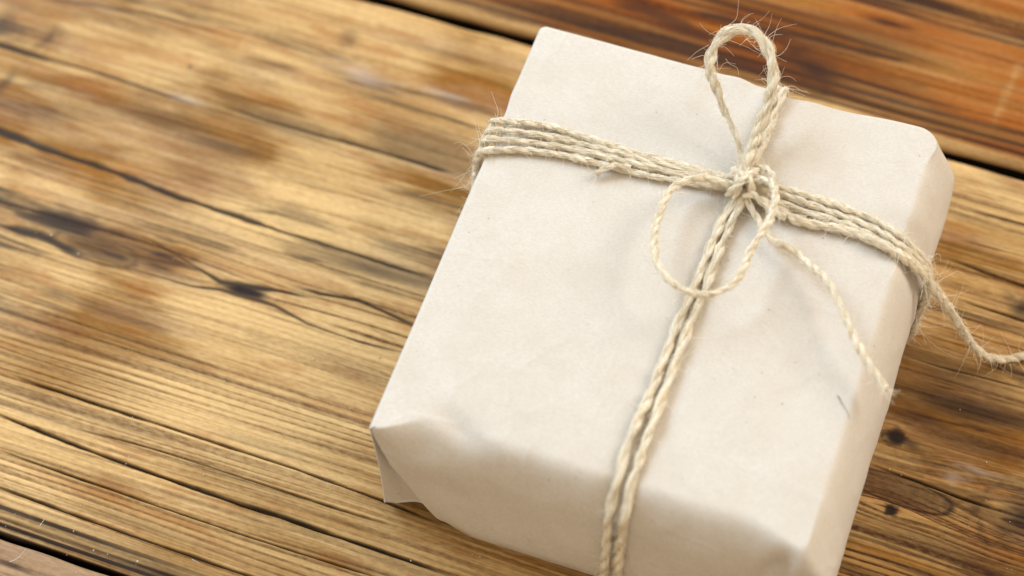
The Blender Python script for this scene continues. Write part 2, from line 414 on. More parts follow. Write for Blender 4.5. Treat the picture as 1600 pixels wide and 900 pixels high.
    # --- dark weathered lip along the lower edge
    dl = V - F.paint_lo
    lip = sst(13, 5, dl + 2.5 * vn(U / 40, V / 9, 121))
    F.stain = np.maximum(F.stain, lip * (0.35 + 0.65 * sst(-.15, .35, vn(U / 120, V / 1.1, 122))) * 0.97)
    F.h -= sst(14, 0, dl) ** 2 * 1.8
    F.h += 0.05 * (F.tone - .5) - 0.24 * F.line - .10 * F.stain + .05 * vn(U / 3, V / .9, 124)
    # upper lip, worn pale
    F.h -= sst(7, 0, F.paint_hi - V) ** 2 * 0.8

def paint_up(F):
    U, V = F.U, F.V
    a, b, c = grain_field(F, 140, (), 1.3)
    W = F.W
    F.line = sst(0.0, 0.7, a) * .6 + sst(.1, .8, b) * .35
    big = fbm(U / 75, W / 9, 150, 4)
    dhi = V - F.paint_lo
    F.tone = 0.72 + .4 * vn(U / 50, W / 4, 152)
    F.red = np.clip(0.74 + .75 * fbm(U / 55, W / 7, 154, 3), 0, 1)
    F.stain = 1.0 * sst(-0.22, 0.30, big + .25 * sst(50, 0, dhi)) * (0.5 + 0.5 * sst(-.3, .4, a)) * .8
    S, B = F.streak, F.blob
    S([(1050, 10), (1130, 28), (1200, 47), (1283, 63), (1333, 77), (1400, 92), (1450, 100)], 1.5, .85, 'stain', wpx=[.5, .9, 1, 1.4, 1.1, 1, .3])
    S([(1330, 22), (1347, 27), (1413, 42), (1450, 52)], 1.5, .85, 'stain')
    S([(1540, 40), (1600, 58), (1680, 80)], 1.2, .7, 'stain')
    S([(930, 0), (1010, 16), (1090, 50), (1150, 66)], 2.6, .75, 'stain', wpx=[.8, 1, 1.3, .5])
    B(1275, 112, 20, 9, .9, 'stain', ang=-.05, warp=.8, seed=160); B(1390, 160, 30, 6, .5, 'stain', warp=.9, seed=161)
    B(1330, 140, 30, 4, .6, 'stain', warp=.9, seed=162); B(1400, 60, 20, 8, .35, 'stain', warp=.9, seed=163)
    B(1000, 40, 30, 5, .4, 'stain', warp=.9, seed=164)
    # worn orange lip at the near edge
    lip = sst(5.5, 3.0, dhi + .8 * vn(U / 40, V / 9, 165))
    F.stain *= 1 - .9 * lip; F.red *= 1 - .75 * lip; F.line *= 1 - .7 * lip
    F.tone = F.tone * (1 - .5 * lip)
    u0, v0 = uv(1580, 130); m = .55 * np.exp(-((U - u0 - (V - v0) * .10) / 1.4) ** 2) * sst(v0 - 26, v0 - 12, V) * (1 - sst(v0 + 4, v0 + 14, V))
    F.stain *= 1 - .8 * m; F.red *= 1 - .8 * m; F.tone *= 1 - .35 * m
    F.h += -0.18 * F.line - .1 * F.stain + .05 * vn(U / 3, V / .9, 166) - sst(9, 0, dhi) ** 2 * 1.6

def paint_lo(F):
    U, V = F.U, F.V
    a, b, c = grain_field(F, 170, (), 1.0)
    F.line = sst(0.05, 0.75, a) * .6 + sst(.1, .8, b) * .4
    F.tone = .4 + .3 * c
    F.red = .1 + 0 * U
    F.grey = .62 + .3 * vn(U / 40, V / 6, 175)
    F.stain = .55 * sst(.1, .6, fbm(U / 40, V / 4, 176, 3))
    F.streak([(-40, 862), (20, 884), (70, 906)], .7, .8, 'stain')
    F.h += -0.2 * F.line - .15 * F.stain + .06 * vn(U / 3, V / .9, 178)

GAP = 1.8
main_lo = np.array([fit_lo[0], fit_lo[1] + GAP / 2]); main_hi = np.array([fit_up[0], fit_up[1] - 2.4])
up_lo = np.array([fit_up[0], fit_up[1] + 2.6]); up_hi = np.array([0.0, fit_up[1] + 150])
lo_hi = np.array([fit_lo[0], fit_lo[1] - GAP / 2]); lo_lo = np.array([0.0, fit_lo[1] - 160])
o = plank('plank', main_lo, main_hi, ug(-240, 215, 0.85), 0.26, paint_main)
o['label'] = 'wide tan plank with dark cracks, knots and an hourglass scar'
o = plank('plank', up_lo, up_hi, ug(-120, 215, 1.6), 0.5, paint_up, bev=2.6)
o['label'] = 'red-brown streaked plank behind the parcel'
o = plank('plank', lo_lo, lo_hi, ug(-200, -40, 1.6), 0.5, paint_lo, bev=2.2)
o['label'] = 'greyed plank in the lower left corner'
# added dark sheet under the planks, keeps the bright background out of the gaps
bx = [(-.62, -.40, -.045), (.60, -.40, -.045), (.60, .42, -.045), (-.62, .42, -.045), (-.62, -.40, -.0185), (.60, -.40, -.0185), (.60, .42, -.0185), (-.62, .42, -.0185)]
mesh_obj('gap_backing', bx, [(3, 2, 1, 0), (4, 5, 6, 7), (0, 1, 5, 4), (1, 2, 6, 5), (2, 3, 7, 6), (3, 0, 4, 7)], plain('gap_backing_dark', (0.035, 0.024, 0.016)), table, smooth=False)

# ------------------------------------------------------------------ parcel
YAW, PCX, PCY, PH = -0.3951094, 0.0497940, -0.0328673, 60.3
parcel = empty('wrapped_parcel', (PCX, PCY, 0), YAW)
tag(parcel, 'square parcel wrapped in pale kraft paper on the plank table', 'parcel')
pc, ps = math.cos(YAW), math.sin(YAW)
def to_world(L):                       # parcel millimetres -> world metres
    L = np.asarray(L, dtype=float) / 1000
    return np.stack([PCX + L[..., 0] * pc - L[..., 1] * ps, PCY + L[..., 0] * ps + L[..., 1] * pc, L[..., 2]], -1)
def to_local(Wd):
    Wd = np.asarray(Wd, dtype=float); x, y = Wd[..., 0] - PCX, Wd[..., 1] - PCY
    return np.stack([x * pc + y * ps, -x * ps + y * pc, Wd[..., 2]], -1) * 1000

XL, XR, YF, YB = -71.0, 78.0, -81.5, 81.5
def rim_columns():
    """nominal outline: x, y and, for the front face, how far along the flap"""
    pts = []
    def arc(cx, cy, r, a0, a1, n):
        for k in range(n):
            a = math.radians(a0 + (a1 - a0) * k / (n - 1)); pts.append((cx + r * math.cos(a), cy + r * math.sin(a)))
    def seg(x0, y0, x1, y1, n):
        for k in range(1, n): pts.append((x0 + (x1 - x0) * k / n, y0 + (y1 - y0) * k / n))
    rB, rC, rD, rA = 1.0, 3.0, 9.0, 2.5
    arc(XL + rB, YF + rB, rB, 180, 270, 6); seg(XL + rB, YF, XR - rC, YF, 230)
    arc(XR - rC, YF + rC, rC, -90, 0, 16); seg(XR, YF + rC, XR, YB - rD, 200)
    arc(XR - rD, YB - rD, rD, 0, 90, 20); seg(XR - rD, YB, XL + rA, YB, 200)
    arc(XL + rA, YB - rA, rA, 90, 180, 10); seg(XL, YB - rA, XL, YF + rB, 200)
    return np.array(pts)
rim = rim_columns(); NC = len(rim)
delta = np.array([60.3, 58.5, 55, 50, 45, 40, 35, 30, 26, 22, 19, 16.5, 14, 12, 10, 8.4, 7, 5.8, 4.7, 3.7, 2.8, 2.1, 1.5, 1.0, .6, .3, .1, 0.0])   # below the top
inner = np.concatenate([np.array([.4, .8, 1.3, 2, 3, 4.2, 5.6, 7.2, 9]) / 80, np.linspace(.14, .985, 52)])
def ell(d, r, q=2.0):                 # 1 at the very top, 0 below depth r
    t = np.clip(1 - d / r, 0, 1); return 1 - (1 - t ** q) ** (1 / q)
def wrinkle(L, seed=200):
    x, y, z = L[:, 0], L[:, 1], L[:, 2]
    s = x + .35 * z; t = y - .35 * z
    lowf = 0.42 * fbm(s / 34, t / 30, seed, 3)
    r = 1 - np.abs(fbm(s / 26 + .4 * vn(t / 20, s / 20, seed + 9), t / 30, seed + 5, 3)) * 2.2
    cre = 0.15 * np.clip(r, 0, 1) ** 7
    fine = 0.035 * fbm(s / 5, t / 5, seed + 12, 3)
    side = sst(2, 14, PH - z)
    wall = side * (0.55 * fbm((x - y) / 22, z / 13, seed + 15, 3) + .3 * np.clip(1 - np.abs(fbm((x - y) / 16, z / 14, seed + 19, 2)) * 3, 0, 1) ** 3)
    return lowf + cre + fine + wall
def gs(x, c, w): return np.exp(-((x - c) / w) ** 2)
rows = []
for d in delta:
    x, y = rim[:, 0].copy(), rim[:, 1].copy()
    fx = (x - XL) / (XR - XL); fy = (y - YF) / (YB - YF)
    z = np.full(NC, PH - d)
    soft_f = sst(0.0, .13, fx) * (1 - .55 * sst(.86, 1.0, fx))        # front fold: crisp at the left corner, soft in the middle
    inF = (1.0 + 9.0 * soft_f) * ell(d, 1.6 + 17 * soft_f)
    soft_r = sst(1.0, .88, fy)
    crisp = 1 - soft_r * sst(-.02, .16, fy)
    inR = crisp * 10.0 * np.clip(1 - d / 17, 0, 1) ** 1.15 + (1 - crisp) * 11.0 * ell(d, 30, 1.75) - 3.0 * sst(.9, 1, fy) * ell(d, 12) + .8 * sst(30, 60, d)
    inL = 1.3 * ell(d, 1.6); inB = 2.0 * ell(d, 2.6)
    bulge = np.sin(np.clip(d / 60, 0, 1) * math.pi)
    foot = sst(50, 60, d)
    xl, xr = XL + inL + .8 * bulge, XR - inR - 3 * foot
    yf, yb = YF + inF - (2.8 * sst(15, 48, d) * (1 - foot) + 2.6 * foot) * sst(.0, .12, fx), YB - inB
    x = xl + fx * (xr - xl); y = yf + fy * (yb - yf)
    rows.append(np.stack([x, y, z], -1))
edge = rows[-1]
ctr = np.array([2.0, 0.0, PH])
for t in inner:
    r = edge * (1 - t) + ctr * t; r[:, 2] = PH; rows.append(r)
L = np.array(rows); NR = len(rows)
# the end flap: its left border slants from the top corner towards the foot
diag = lambda d: 20.5 * (d / 60.3) ** 1.55
front = (rim[:, 1] <= YF + 1e-6) & (rim[:, 0] > XL + 0.9)
front_idx = np.where(front)[0]
for k, d in enumerate(delta):
    fr = (rim[front_idx, 0] - rim[front_idx[0], 0]) / (rim[front_idx[-1], 0] - rim[front_idx[0], 0])
    x0 = L[k, front_idx[0], 0]; x1 = L[k, front_idx[-1], 0]
    L[k, front_idx, 0] = (x0 + diag(d)) + fr * (x1 - x0 - diag(d))
    # paper turned at the left corner ends above the table
flat = L.reshape(-1, 3).copy()
# displacement along approximate normals
def grid_normals(G):
    du = np.roll(G, -1, 1) - np.roll(G, 1, 1); dvv = np.gradient(G, axis=0)
    n = np.cross(du, dvv); n /= np.maximum(np.linalg.norm(n, axis=2, keepdims=True), 1e-9); return n
N = grid_normals(L)
disp = wrinkle(flat).reshape(NR, NC)
x, y, z = L[..., 0], L[..., 1], L[..., 2]
edge_damp = np.minimum(1, .25 + sst(0, 9, np.minimum(x - XL, YB - y)))
disp = disp * edge_damp * (.15 + .85 * sst(1, 16, z))
# the twine bites into the folds
disp -= 1.5 * gs(y, 34, 7) * gs(x, XL, 8) * gs(z, PH, 12) + 1.3 * gs(y, 36, 8) * gs(x, XR - 7, 9) * gs(z, PH - 4, 14)
disp -= 1.6 * gs(x, 7, 8) * gs(y, YF + 4, 9) * gs(z, PH - 5, 14) + 1.5 * gs(x, 18, 9) * gs(y, YB, 8) * gs(z, PH, 12)
# puckers fanning out from the pulled string, and the shallow trough it lies in
disp += .42 * np.sin((y - 34) / 2.1 + .8 * np.sin(x / 9)) * gs(y, 34, 15) * (gs(x, XL, 11) + gs(x, XR - 6, 12)) * gs(z, PH - 3, 12)
disp += .42 * np.sin((x - 10) / 2.2 + .8 * np.sin(y / 9)) * gs(x, 9, 15) * (gs(y, YF + 4, 12) + gs(y, YB, 11)) * gs(z, PH - 3, 13)
disp -= .45 * gs(y - 36, 0, 7) * gs(z, PH, 6) + .4 * gs(x - 11, 0, 6) * gs(z, PH, 6)
# soft dents near the front left corner, swelling beside them
disp -= 2.4 * gs(x + .6 * y, -44 - .6 * 73, 7) * gs(y, -73, 5) * gs(z, PH - 2, 8)
disp += 1.7 * gs(x, -50, 11) * gs(y, YF, 7) * gs(z, PH - 14, 7)
disp -= 0.9 * gs(x, -22, 13) * gs(y, YF + 2, 7) * gs(z, PH - 10, 8)
disp -= 4.2 * gs(x - .25 * (z - PH), 63.5, 3.4) * gs(y, YF + 2, 8) * gs(z, PH - 14, 9)
disp += 0.9 * gs(x, 38, 16) * gs(y, YF, 6) * gs(z, PH - 22, 10)
disp -= 1.5 * gs(x, 36, 13) * gs(y, 80, 11) * gs(z, PH, 8)
# shallow hollow on the top right of the knot and by the tail of the string
disp -= .8 * gs(x, 52, 9) * gs(y, -22, 22) * gs(z, PH, 8)
L = L + N * disp[..., None]
L[..., 2] = np.maximum(L[..., 2], 1.0 + 4.2 * gs(L[..., 1], YF - 2.5, 5) * sst(XL + 8, XL + 24, L[..., 0]) + 3.0 * gs(L[..., 0], XL, 2.0) * gs(L[..., 1], YF, 8))
wv = L.reshape(-1, 3)
idx = np.arange(NR * NC).reshape(NR, NC)
nxt = np.roll(idx, -1, 1)
quads = np.stack([idx[:-1], nxt[:-1], nxt[1:], idx[1:]], -1)          # row, column
# open the strip between the last corner column and the first flap column below the top: it becomes the folded corner
cL = front_idx[0] - 1
keep = np.ones(quads.shape[:2], bool); keep[:len(delta) - 1, cL] = False
quads = quads[keep].reshape(-1, 4)
ci = len(wv); wv2 = np.vstack([wv, L[-1].mean(0)[None], [[3, 0, 1.0]]])
tris = [(idx[-1, j], nxt[-1, j], ci) for j in range(NC)] + [(nxt[0, j], idx[0, j], ci + 1) for j in range(NC) if j != cL]
paper = mesh_obj('wrapping_paper', wv2 / 1000, quads, PAPER, parcel, tris=tris)
# folded-in corner: from the corner edge it dives behind the slanted flap border
nK = 14; fc = []
for k, d in enumerate(delta):
    a = L[k, cL]; b = L[k, cL + 1]
    for j in range(nK):
        t = j / (nK - 1) * 1.22
        p = a + (b - a) * t
        p = p + np.array([0, 1, 0]) * (3.6 * sst(0, .55, t) * min(1, d / 18) + .25 * sst(0, .1, t))
        p[2] = max(p[2], 4.2 - 1.2 * t)
        fc.append(p)
fi = np.arange(len(fc)).reshape(len(delta), nK)
fq = np.stack([fi[:-1, :-1], fi[:-1, 1:], fi[1:, 1:], fi[1:, :-1]], -1).reshape(-1, 4)
corner = mesh_obj('folded_corner', np.array(fc) / 1000, fq, PAPER, parcel)
corner['label'] = 'tucked-in paper fold at the front left corner'

BV = BVHTree.FromPolygons([tuple(p) for p in to_world(wv2)], [tuple(q) for q in quads] + [tuple(q) for q in tris])
def on_paper(px, py, lift):
    """point lying `lift` mm above the paper where the photograph shows pixel (px, py)"""
    best = None
    v = CF + CR * (px - 800) / FPX - CU * (py - 450) / FPX
    h = BV.ray_cast(Vector(CO), Vector(v).normalized())
    if h[0] is None: return P(px, py, (PH + lift) / 1000)
    n = h[1] if h[1].dot(Vector(v)) < 0 else -h[1]
    # shift the ray start so that the lifted point, not its foot, lies under the pixel
    q = Vector(P(px, py, h[0].z + lift / 1000 * n.z))
    c = BV.find_nearest(q)
    n = c[1] if c[1].z > -0.2 else -c[1]
    return np.array(c[0] + n * (lift / 1000))

# ------------------------------------------------------------------ twine
twine = empty('jute_twine', tuple(to_world([14, 40, PH])))
tag(twine, 'pale jute twine tied crosswise round the parcel with a loose bow', 'twine')
TW0 = np.array(twine.location)
RNG = np.random.default_rng(5)

def catmull(p, step):
    p = np.asarray(p, float)
    q = np.vstack([2 * p[0] - p[1], p, 2 * p[-1] - p[-2]])
    out = []
    for i in range(1, len(q) - 2):
        p0, p1, p2, p3 = q[i - 1:i + 3]
        n = max(2, int(np.linalg.norm(p2 - p1) / step))
        t = (np.arange(n) / n)[:, None]
        out.append(.5 * ((2 * p1) + (-p0 + p2) * t + (2 * p0 - 5 * p1 + 4 * p2 - p3) * t ** 2 + (-p0 + 3 * p1 - 3 * p2 + p3) * t ** 3))
    out.append(p[-1:]); c = np.vstack(out)
    s = np.concatenate([[0], np.cumsum(np.linalg.norm(np.diff(c, axis=0), axis=1))])
    m = max(4, int(s[-1] / step)); ss = np.linspace(0, s[-1], m)
    return np.stack([np.interp(ss, s, c[:, k]) for k in range(3)], -1), ss

def frames(c):
    T = np.gradient(c, axis=0); T /= np.linalg.norm(T, axis=1, keepdims=True)
    A = np.zeros_like(c); n = np.cross(T[0], [0.13, 0.2, 1.0]); n /= np.linalg.norm(n); A[0] = n
    for i in range(1, len(c)):
        n = A[i - 1] - T[i] * (A[i - 1] @ T[i]); A[i] = n / np.linalg.norm(n)
    return T, A, np.cross(T, A)

def tube(c, A, B, rad, ns, ang0=None, bumpy=0.0, seed=0):
    """ring sweep; rad (n,) ; returns verts, quads"""
    n = len(c); th = np.linspace(0, 2 * np.pi, ns, endpoint=False)
    an = th[None] + (0 if ang0 is None else ang0[:, None])
    r = rad[:, None] * np.ones((1, ns))
    if bumpy:
        k = np.arange(n)[:, None]
        r = r * (1 + bumpy * vn(th[None] * 1.6 + seed * 3.1 + 0 * k, k / 26.0 + 0 * th[None], 300 + seed % 7) + .5 * bumpy * vn(th[None] * 4 + seed, k / 9.0 + 0 * th[None], 310))
    tube.ang = np.broadcast_to(th[None] + seed, (n, ns)).ravel(); tube.row = np.broadcast_to(np.arange(n)[:, None], (n, ns)).ravel()
    v = c[:, None] + (A[:, None] * np.cos(an)[..., None] + B[:, None] * np.sin(an)[..., None]) * r[..., None]
    i = np.arange(n * ns).reshape(n, ns); j = np.roll(i, -1, 1)
    return v.reshape(-1, 3), np.stack([i[:-1], j[:-1], j[1:], i[1:]], -1).reshape(-1, 4)

class Soup:
    def __init__(s): s.v, s.q, s.n, s.a = [], [], 0, []
    def add(s, v, q, a=None):
        s.v.append(v); s.q.append(q + s.n); s.n += len(v)
        if a is not None: s.a.append(a)
    def build(s, name, mat, parent, off):
        at = None
        if s.a:
            a = np.concatenate(s.a, 1); at = dict(fa=a[0], fb=a[1], fs=a[2])
        return mesh_obj(name, np.vstack(s.v) - off, np.vstack(s.q), mat, parent, attrs=at)

def fibre(S, pts, r):
    c, _ = catmull(pts, 0.0012) if len(pts) < 6 else (np.asarray(pts), None)
    if len(c) < 4: return
    T, A, B = frames(c)
    rad = r * np.linspace(1, .35, len(c))
    v, q = tube(c, A, B, rad, 3); S.add(v, q)

def cord(name, pts, R=1.4, plies=2, pitch=9.0, hug=4.5, fly=1.7, label=None, Rprof=None, seed=None, fluff=1.0, end_fray=(0, 0), tight=False):
    """a twisted cord along world points [m]; R in mm"""
    seed = RNG.integers(1000) if seed is None else seed
    g = np.random.default_rng(int(seed))
    c, s = catmull(pts, 0.00042)
    n = len(c); smm = s * 1000
    prof = np.ones(n) if Rprof is None else np.interp(np.linspace(0, 1, n), np.linspace(0, 1, len(Rprof)), Rprof)
    prof = prof * (1 + .16 * vn(smm / 7, smm * 0 + seed, 330) + .10 * vn(smm / 2.5, smm * 0 + seed, 335))
    Rm = R / 1000 * prof
    if tight:                                   # lie on the paper, never in it
        for rp in range(2):
            for i in range(n):
                h = BV.find_nearest(Vector(c[i]))
                nn = Vector(h[1]);
                if nn.dot(h[0] - Vector(to_world([4, 0, 30]))) < 0: nn = -nn
                dd = (Vector(c[i]) - h[0]).dot(nn); need = R / 1000 * .92
                if dd < need and abs(dd) < .006: c[i] += np.array(nn) * (need - dd)
            for _ in range(3): c[1:-1] = .25 * c[:-2] + .5 * c[1:-1] + .25 * c[2:]
    # small unevenness of hand-pulled string
    for k in range(3): c[:, k] += .00016 * vn(smm / 7, smm * 0 + seed + k * 17, 331)
    T, A, B = frames(c)
    tw = 2 * np.pi * smm / pitch + 1.5 * vn(smm / 16, smm * 0 + seed, 332) + g.uniform(0, 6)
    S = Soup(); PC = []
    off = 0.40
    pr = 0.64
    for p in range(plies):
        a = tw + 2 * np.pi * p / plies
        cp = c + (A * np.cos(a)[:, None] + B * np.sin(a)[:, None]) * (Rm * off)[:, None]
        Tp, Ap, Bp = frames(cp)
        rr = Rm * pr * (1 + .12 * vn(smm / 3.5, smm * 0 + p * 9 + seed, 333))
        v, q = tube(cp, Ap, Bp, rr, 10, ang0=-tw * .4, bumpy=.16, seed=int(seed) + p)
        S.add(v, q, np.stack([np.cos(tube.ang) * 1.0 + 7 * p + seed, np.sin(tube.ang), tube.row * .42 / 9.0])); PC.append((cp, Ap, Bp, rr, Tp))
    o = S.build(name, JUTE, twine, TW0)
    if label: o['label'] = label
    # fibres: most lie along the plies, some stand off
    Fb = Soup(); Lmm = smm[-1]
    for k in range(int(Lmm * hug)):
        cp, Ap, Bp, rr, Tp = PC[g.integers(plies)]
        i0 = g.integers(0, max(1, n - 8)); ln = int(g.uniform(5, 15) / .42); i1 = min(n - 1, i0 + ln)
        if i1 - i0 < 6: continue
        ii = np.linspace(i0, i1, 9).astype(int); th = g.uniform(0, 6.28) - tw[ii] * g.uniform(.3, 1.0) + .5 * np.cumsum(g.normal(0, .3, 9))
        lift = 1.0 + .12 * np.abs(g.normal()) + .55 * np.abs(g.normal(0, .5)) * np.sin(np.linspace(0, np.pi, 9)) ** 2
        pts_ = cp[ii] + (Ap[ii] * np.cos(th)[:, None] + Bp[ii] * np.sin(th)[:, None]) * (rr[ii] * lift)[:, None]
        fibre(Fb, pts_, g.uniform(.05, .12) / 1000)
    for k in range(int(Lmm * fly)):
        cp, Ap, Bp, rr, Tp = PC[g.integers(plies)]
        i0 = g.integers(0, n); th = g.uniform(0, 6.28)
        nrm = Ap[i0] * math.cos(th) + Bp[i0] * math.sin(th)
        d = Tp[i0] * g.choice([-1, 1]) * g.uniform(.5, 1.2) + nrm * g.uniform(.25, .9)
        d /= np.linalg.norm(d); p = cp[i0] + nrm * rr[i0] * .6
        ln = g.gamma(2.0, 1.9) * fluff / 1000; st = max(ln, .0015) / 8; pp = [p]
        bend = g.normal(0, .30, 3)
        for _ in range(8):
            d = d + bend + g.normal(0, .12, 3); d /= np.linalg.norm(d); p = p + d * st
            pp.append(p)
        pp = np.array(pp)
        pp[:, 2] = np.maximum(pp[:, 2], .0002)
        fibre(Fb, pp, g.uniform(.055, .10) / 1000)
    for k in range(int(Lmm * 3.2)):                # short fuzz all along
        cp, Ap, Bp, rr, Tp = PC[g.integers(plies)]
        i0 = g.integers(0, n); th = g.uniform(0, 6.28)
        nrm = Ap[i0] * math.cos(th) + Bp[i0] * math.sin(th)
        d = Tp[i0] * g.choice([-1, 1]) * g.uniform(.6, 1.3) + nrm * g.uniform(.2, .8); d /= np.linalg.norm(d)
        p = cp[i0] + nrm * rr[i0] * .9; st = g.uniform(.0006, .0024) / 4; pp = [p]
        bend = g.normal(0, .3, 3)
        for _ in range(5):
            d = d + bend; d /= np.linalg.norm(d); p = p + d * st; pp.append(p)
        fibre(Fb, np.array(pp), g.uniform(.045, .08) / 1000)
    for end, cnt in ((0, end_fray[0]), (-1, end_fray[1])):
        for k in range(cnt):
            d0 = T[end] * (1 if end else -1); d = d0 + g.normal(0, .32, 3); d /= np.linalg.norm(d)
            p = c[end] - d0 * .0008 + (A[end] * g.normal(0, .4) + B[end] * g.normal(0, .4)) * Rm[end]
            st = g.uniform(.0025, .007) / 7; pp = [p]; bend = g.normal(0, .1, 3)
            for _ in range(7):
                d = d + bend + g.normal(0, .08, 3); d /= np.linalg.norm(d); p = p + d * st; pp.append(p)
            fibre(Fb, np.array(pp), g.uniform(.05, .10) / 1000)
    if Fb.v:
        f = Fb.build('loose_fibres', FIBRE, o, 0 * TW0 + TW0)
        f['kind'] = 'stuff'
    return o

def top_path(spec):
    """(px, py, lift mm) on or above the paper"""
    return [on_paper(*s) for s in spec]
def lift_path(spec):
    """(px, py, mm above the parcel top)"""
    return [P(x, y, (PH + h) / 1000) for x, y, h in spec]

# four turns across the parcel
left = [[(775, 188), (850, 196), (910, 213), (1000, 241), (1080, 262), (1135, 277), (1168, 285)],
        [(769, 203), (850, 212), (920, 227), (1010, 251), (1090, 269), (1137, 281), (1168, 289)],
        [(763, 218), (850, 226), (930, 241), (1020, 263), (1100, 278), (1140, 286), (1168, 293)],
        [(757, 235), (830, 236), (900, 248), (1000, 272), (1080, 286), (1140, 292), (1168, 298)]]
right = [[(1220, 293), (1300, 318), (1370, 345), (1402, 366)], [(1225, 305), (1300, 331), (1365, 357), (1400, 379)],
         [(1225, 319), (1300, 344), (1360, 368), (1397, 391)], [(1222, 335), (1280, 352), (1340, 364), (1385, 388)]]
zst = [0.2, 0.6, 1.0, 0.4]
for k in range(4):
    lf = [1.5, 1.5, 1.5, 1.5, 1.7, 1.9 + zst[k], 2.0 + zst[k]]
    pts = [on_paper(x, y, h) for (x, y), h in zip(left[k], lf)] + [on_paper(x, y, 1.6) for x, y in right[k]]
    l0 = to_local(pts[0]); yy = l0[1]
    gy = 27 + k * 1.1
    g0 = 22.5 + .9 * k
    lead = [to_world((XL - 1.6, g0 - 1, 6)), to_world((XL - 2.6, g0 - .5, 28)), to_world((XL - 3.8, g0 + .3, 44)), to_world((XL - 3.6, g0 + (yy - g0) * .55, 53)), to_world((XL - 1.7, yy - .4, 59.2))]
    l1 = to_local(pts[-1]); yr = l1[1]; gr = 32.0 + k * .9
    tail_ = [to_world((XR - 1.0, yr + (gr - yr) * .4, 52.5)), to_world((XR + 1.6, yr + (gr - yr) * .8, 42)), to_world((XR + 1.4, gr, 30)), to_world((XR - .2, gr, 16)), to_world((XR - 5, gr + 1, 3))]
    cord('crosswise_turn', lead + pts + tail_, R=1.1, tight=True, pitch=[10, 13, 16, 12][k], seed=40 + k)
# two turns lengthwise
low = [[(1152, 308), (1137, 330), (1110, 384), (1088, 442), (1060, 502), (1022, 600), (984, 687), (957, 787), (952, 820), (949, 868)],
       [(1160, 310), (1150, 332), (1126, 386), (1106, 442), (1080, 502), (1043, 600), (1004, 706), (982, 790), (974, 833), (966, 895)]]
for k in range(2):
    h = [3.6, 2.0, 1.6, 1.6, 1.6, 1.6, 1.6, 1.5, 1.5, 1.6]
    pts = [on_paper(x, y, a) for (x, y), a in zip(low[k], h)]
    e = to_local(pts[-1])
    end = [to_world((e[0] - .3, YF - 1.6, max(6, e[2] * .45))), to_world((e[0] - .5, YF - 1.7, 2.6))]
    bk = [to_world((13.5 + 2.6 * k, YB + 1.8, 6)), to_world((13.4 + 2.6 * k, YB + 1.9, 35)), to_world((13.2 + 2.6 * k, YB + .8, 55)), to_world((13 + 2.6 * k, YB - 2.0, 60.6)), to_world((12.8 + 2.6 * k, 66, 61.4)), to_world((12.6 + 2.4 * k, 52, 62.2))]
    cord('lengthwise_turn', bk + [to_world((12.8 + 1.8 * k, 43, 64))] + pts + end, R=1.42, tight=True, pitch=19 + 3 * k, seed=60 + k)

# standing loop of the bow
cord('bow_loop', lift_path([(1158, 292, 4), (1158, 262, 5), (1155, 228, 6), (1141, 192, 9), (1123, 150, 14), (1109, 108, 19), (1113, 78, 22), (1130, 56, 24), (1158, 46, 25), (1186, 56, 25), (1203, 84, 23), (1209, 120, 19), (1203, 152, 15), (1189, 192, 10), (1174, 232, 7), (1164, 268, 6), (1160, 292, 4)]),
     R=1.6, Rprof=[.8, .7, .55, .6, .8, 1.0, 1.05, 1.0, 1.05, 1.0, 1.1, 1.15, 1.1, .8], pitch=15, seed=71, hug=9, fly=2.2, fluff=1.6, plies=2, label='upright bow loop standing above the far edge')
cord('bow_loop', lift_path([(1160, 292, 5), (1128, 284, 6), (1096, 279, 7), (1066, 285, 8), (1044, 302, 9), (1030, 334, 10), (1022, 372, 11), (1024, 402, 12), (1038, 430, 13), (1062, 450, 13), (1092, 460, 13), (1122, 456, 12.5), (1150, 438, 12), (1165, 412, 12), (1173, 390, 12), (1190, 364, 12), (1205, 338, 12), (1212, 306, 11), (1204, 284, 9), (1184, 280, 7), (1164, 290, 5)]),
     R=1.25, Rprof=[1, 1, .9, .95, 1, .9, .75, .8, .95, 1.05, 1.1, 1, .95], plies=2, pitch=9, seed=72, label='lower bow loop lying open toward the viewer')
# loose end lying on the paper
cord('tail', lift_path([(1158, 292, 4), (1166, 312, 3.5), (1182, 340, 2.6), (1205, 373, 3.0), (1243, 394, 4.5), (1268, 417, 6), (1290, 437, 7), (1312, 478, 8), (1332, 521, 8), (1348, 552, 7.5), (1362, 575, 7), (1384, 608, 6)]),
     R=1.15, plies=2, pitch=11, seed=73, end_fray=(0, 26), label='loose twine end curving over the parcel top')
# long end running off to the right over the table
t0 = [on_paper(1205, 322, 2.2), on_paper(1250, 346, 2.0), on_paper(1300, 356, 2.0), on_paper(1345, 368, 2.4), on_paper(1393, 391, 2.6)]
cord('tail', [P(1162, 296, .0640)] + t0 + [P(1440, 425, .0545), P(1468, 462, .044), P(1486, 488, .035), P(1503, 514, .025), P(1521, 540, .014), P(1541, 556, .0062), P(1566, 561, .0030), P(1600, 556, .0018), P(1650, 545, .0017), P(1720, 540, .0017)],
     R=1.4, plies=2, pitch=11, seed=74, fly=1.8, fluff=1.7, hug=5, label='long twine end running off across the table')
# short cut end under the turns
cord('stub_end', [on_paper(985, 262, 2.8), on_paper(962, 259, 3.4), on_paper(946, 263, 3.2), on_paper(932, 272, 2.0)], R=1.0, plies=2, pitch=8, seed=75, end_fray=(0, 24), fly=1.2)
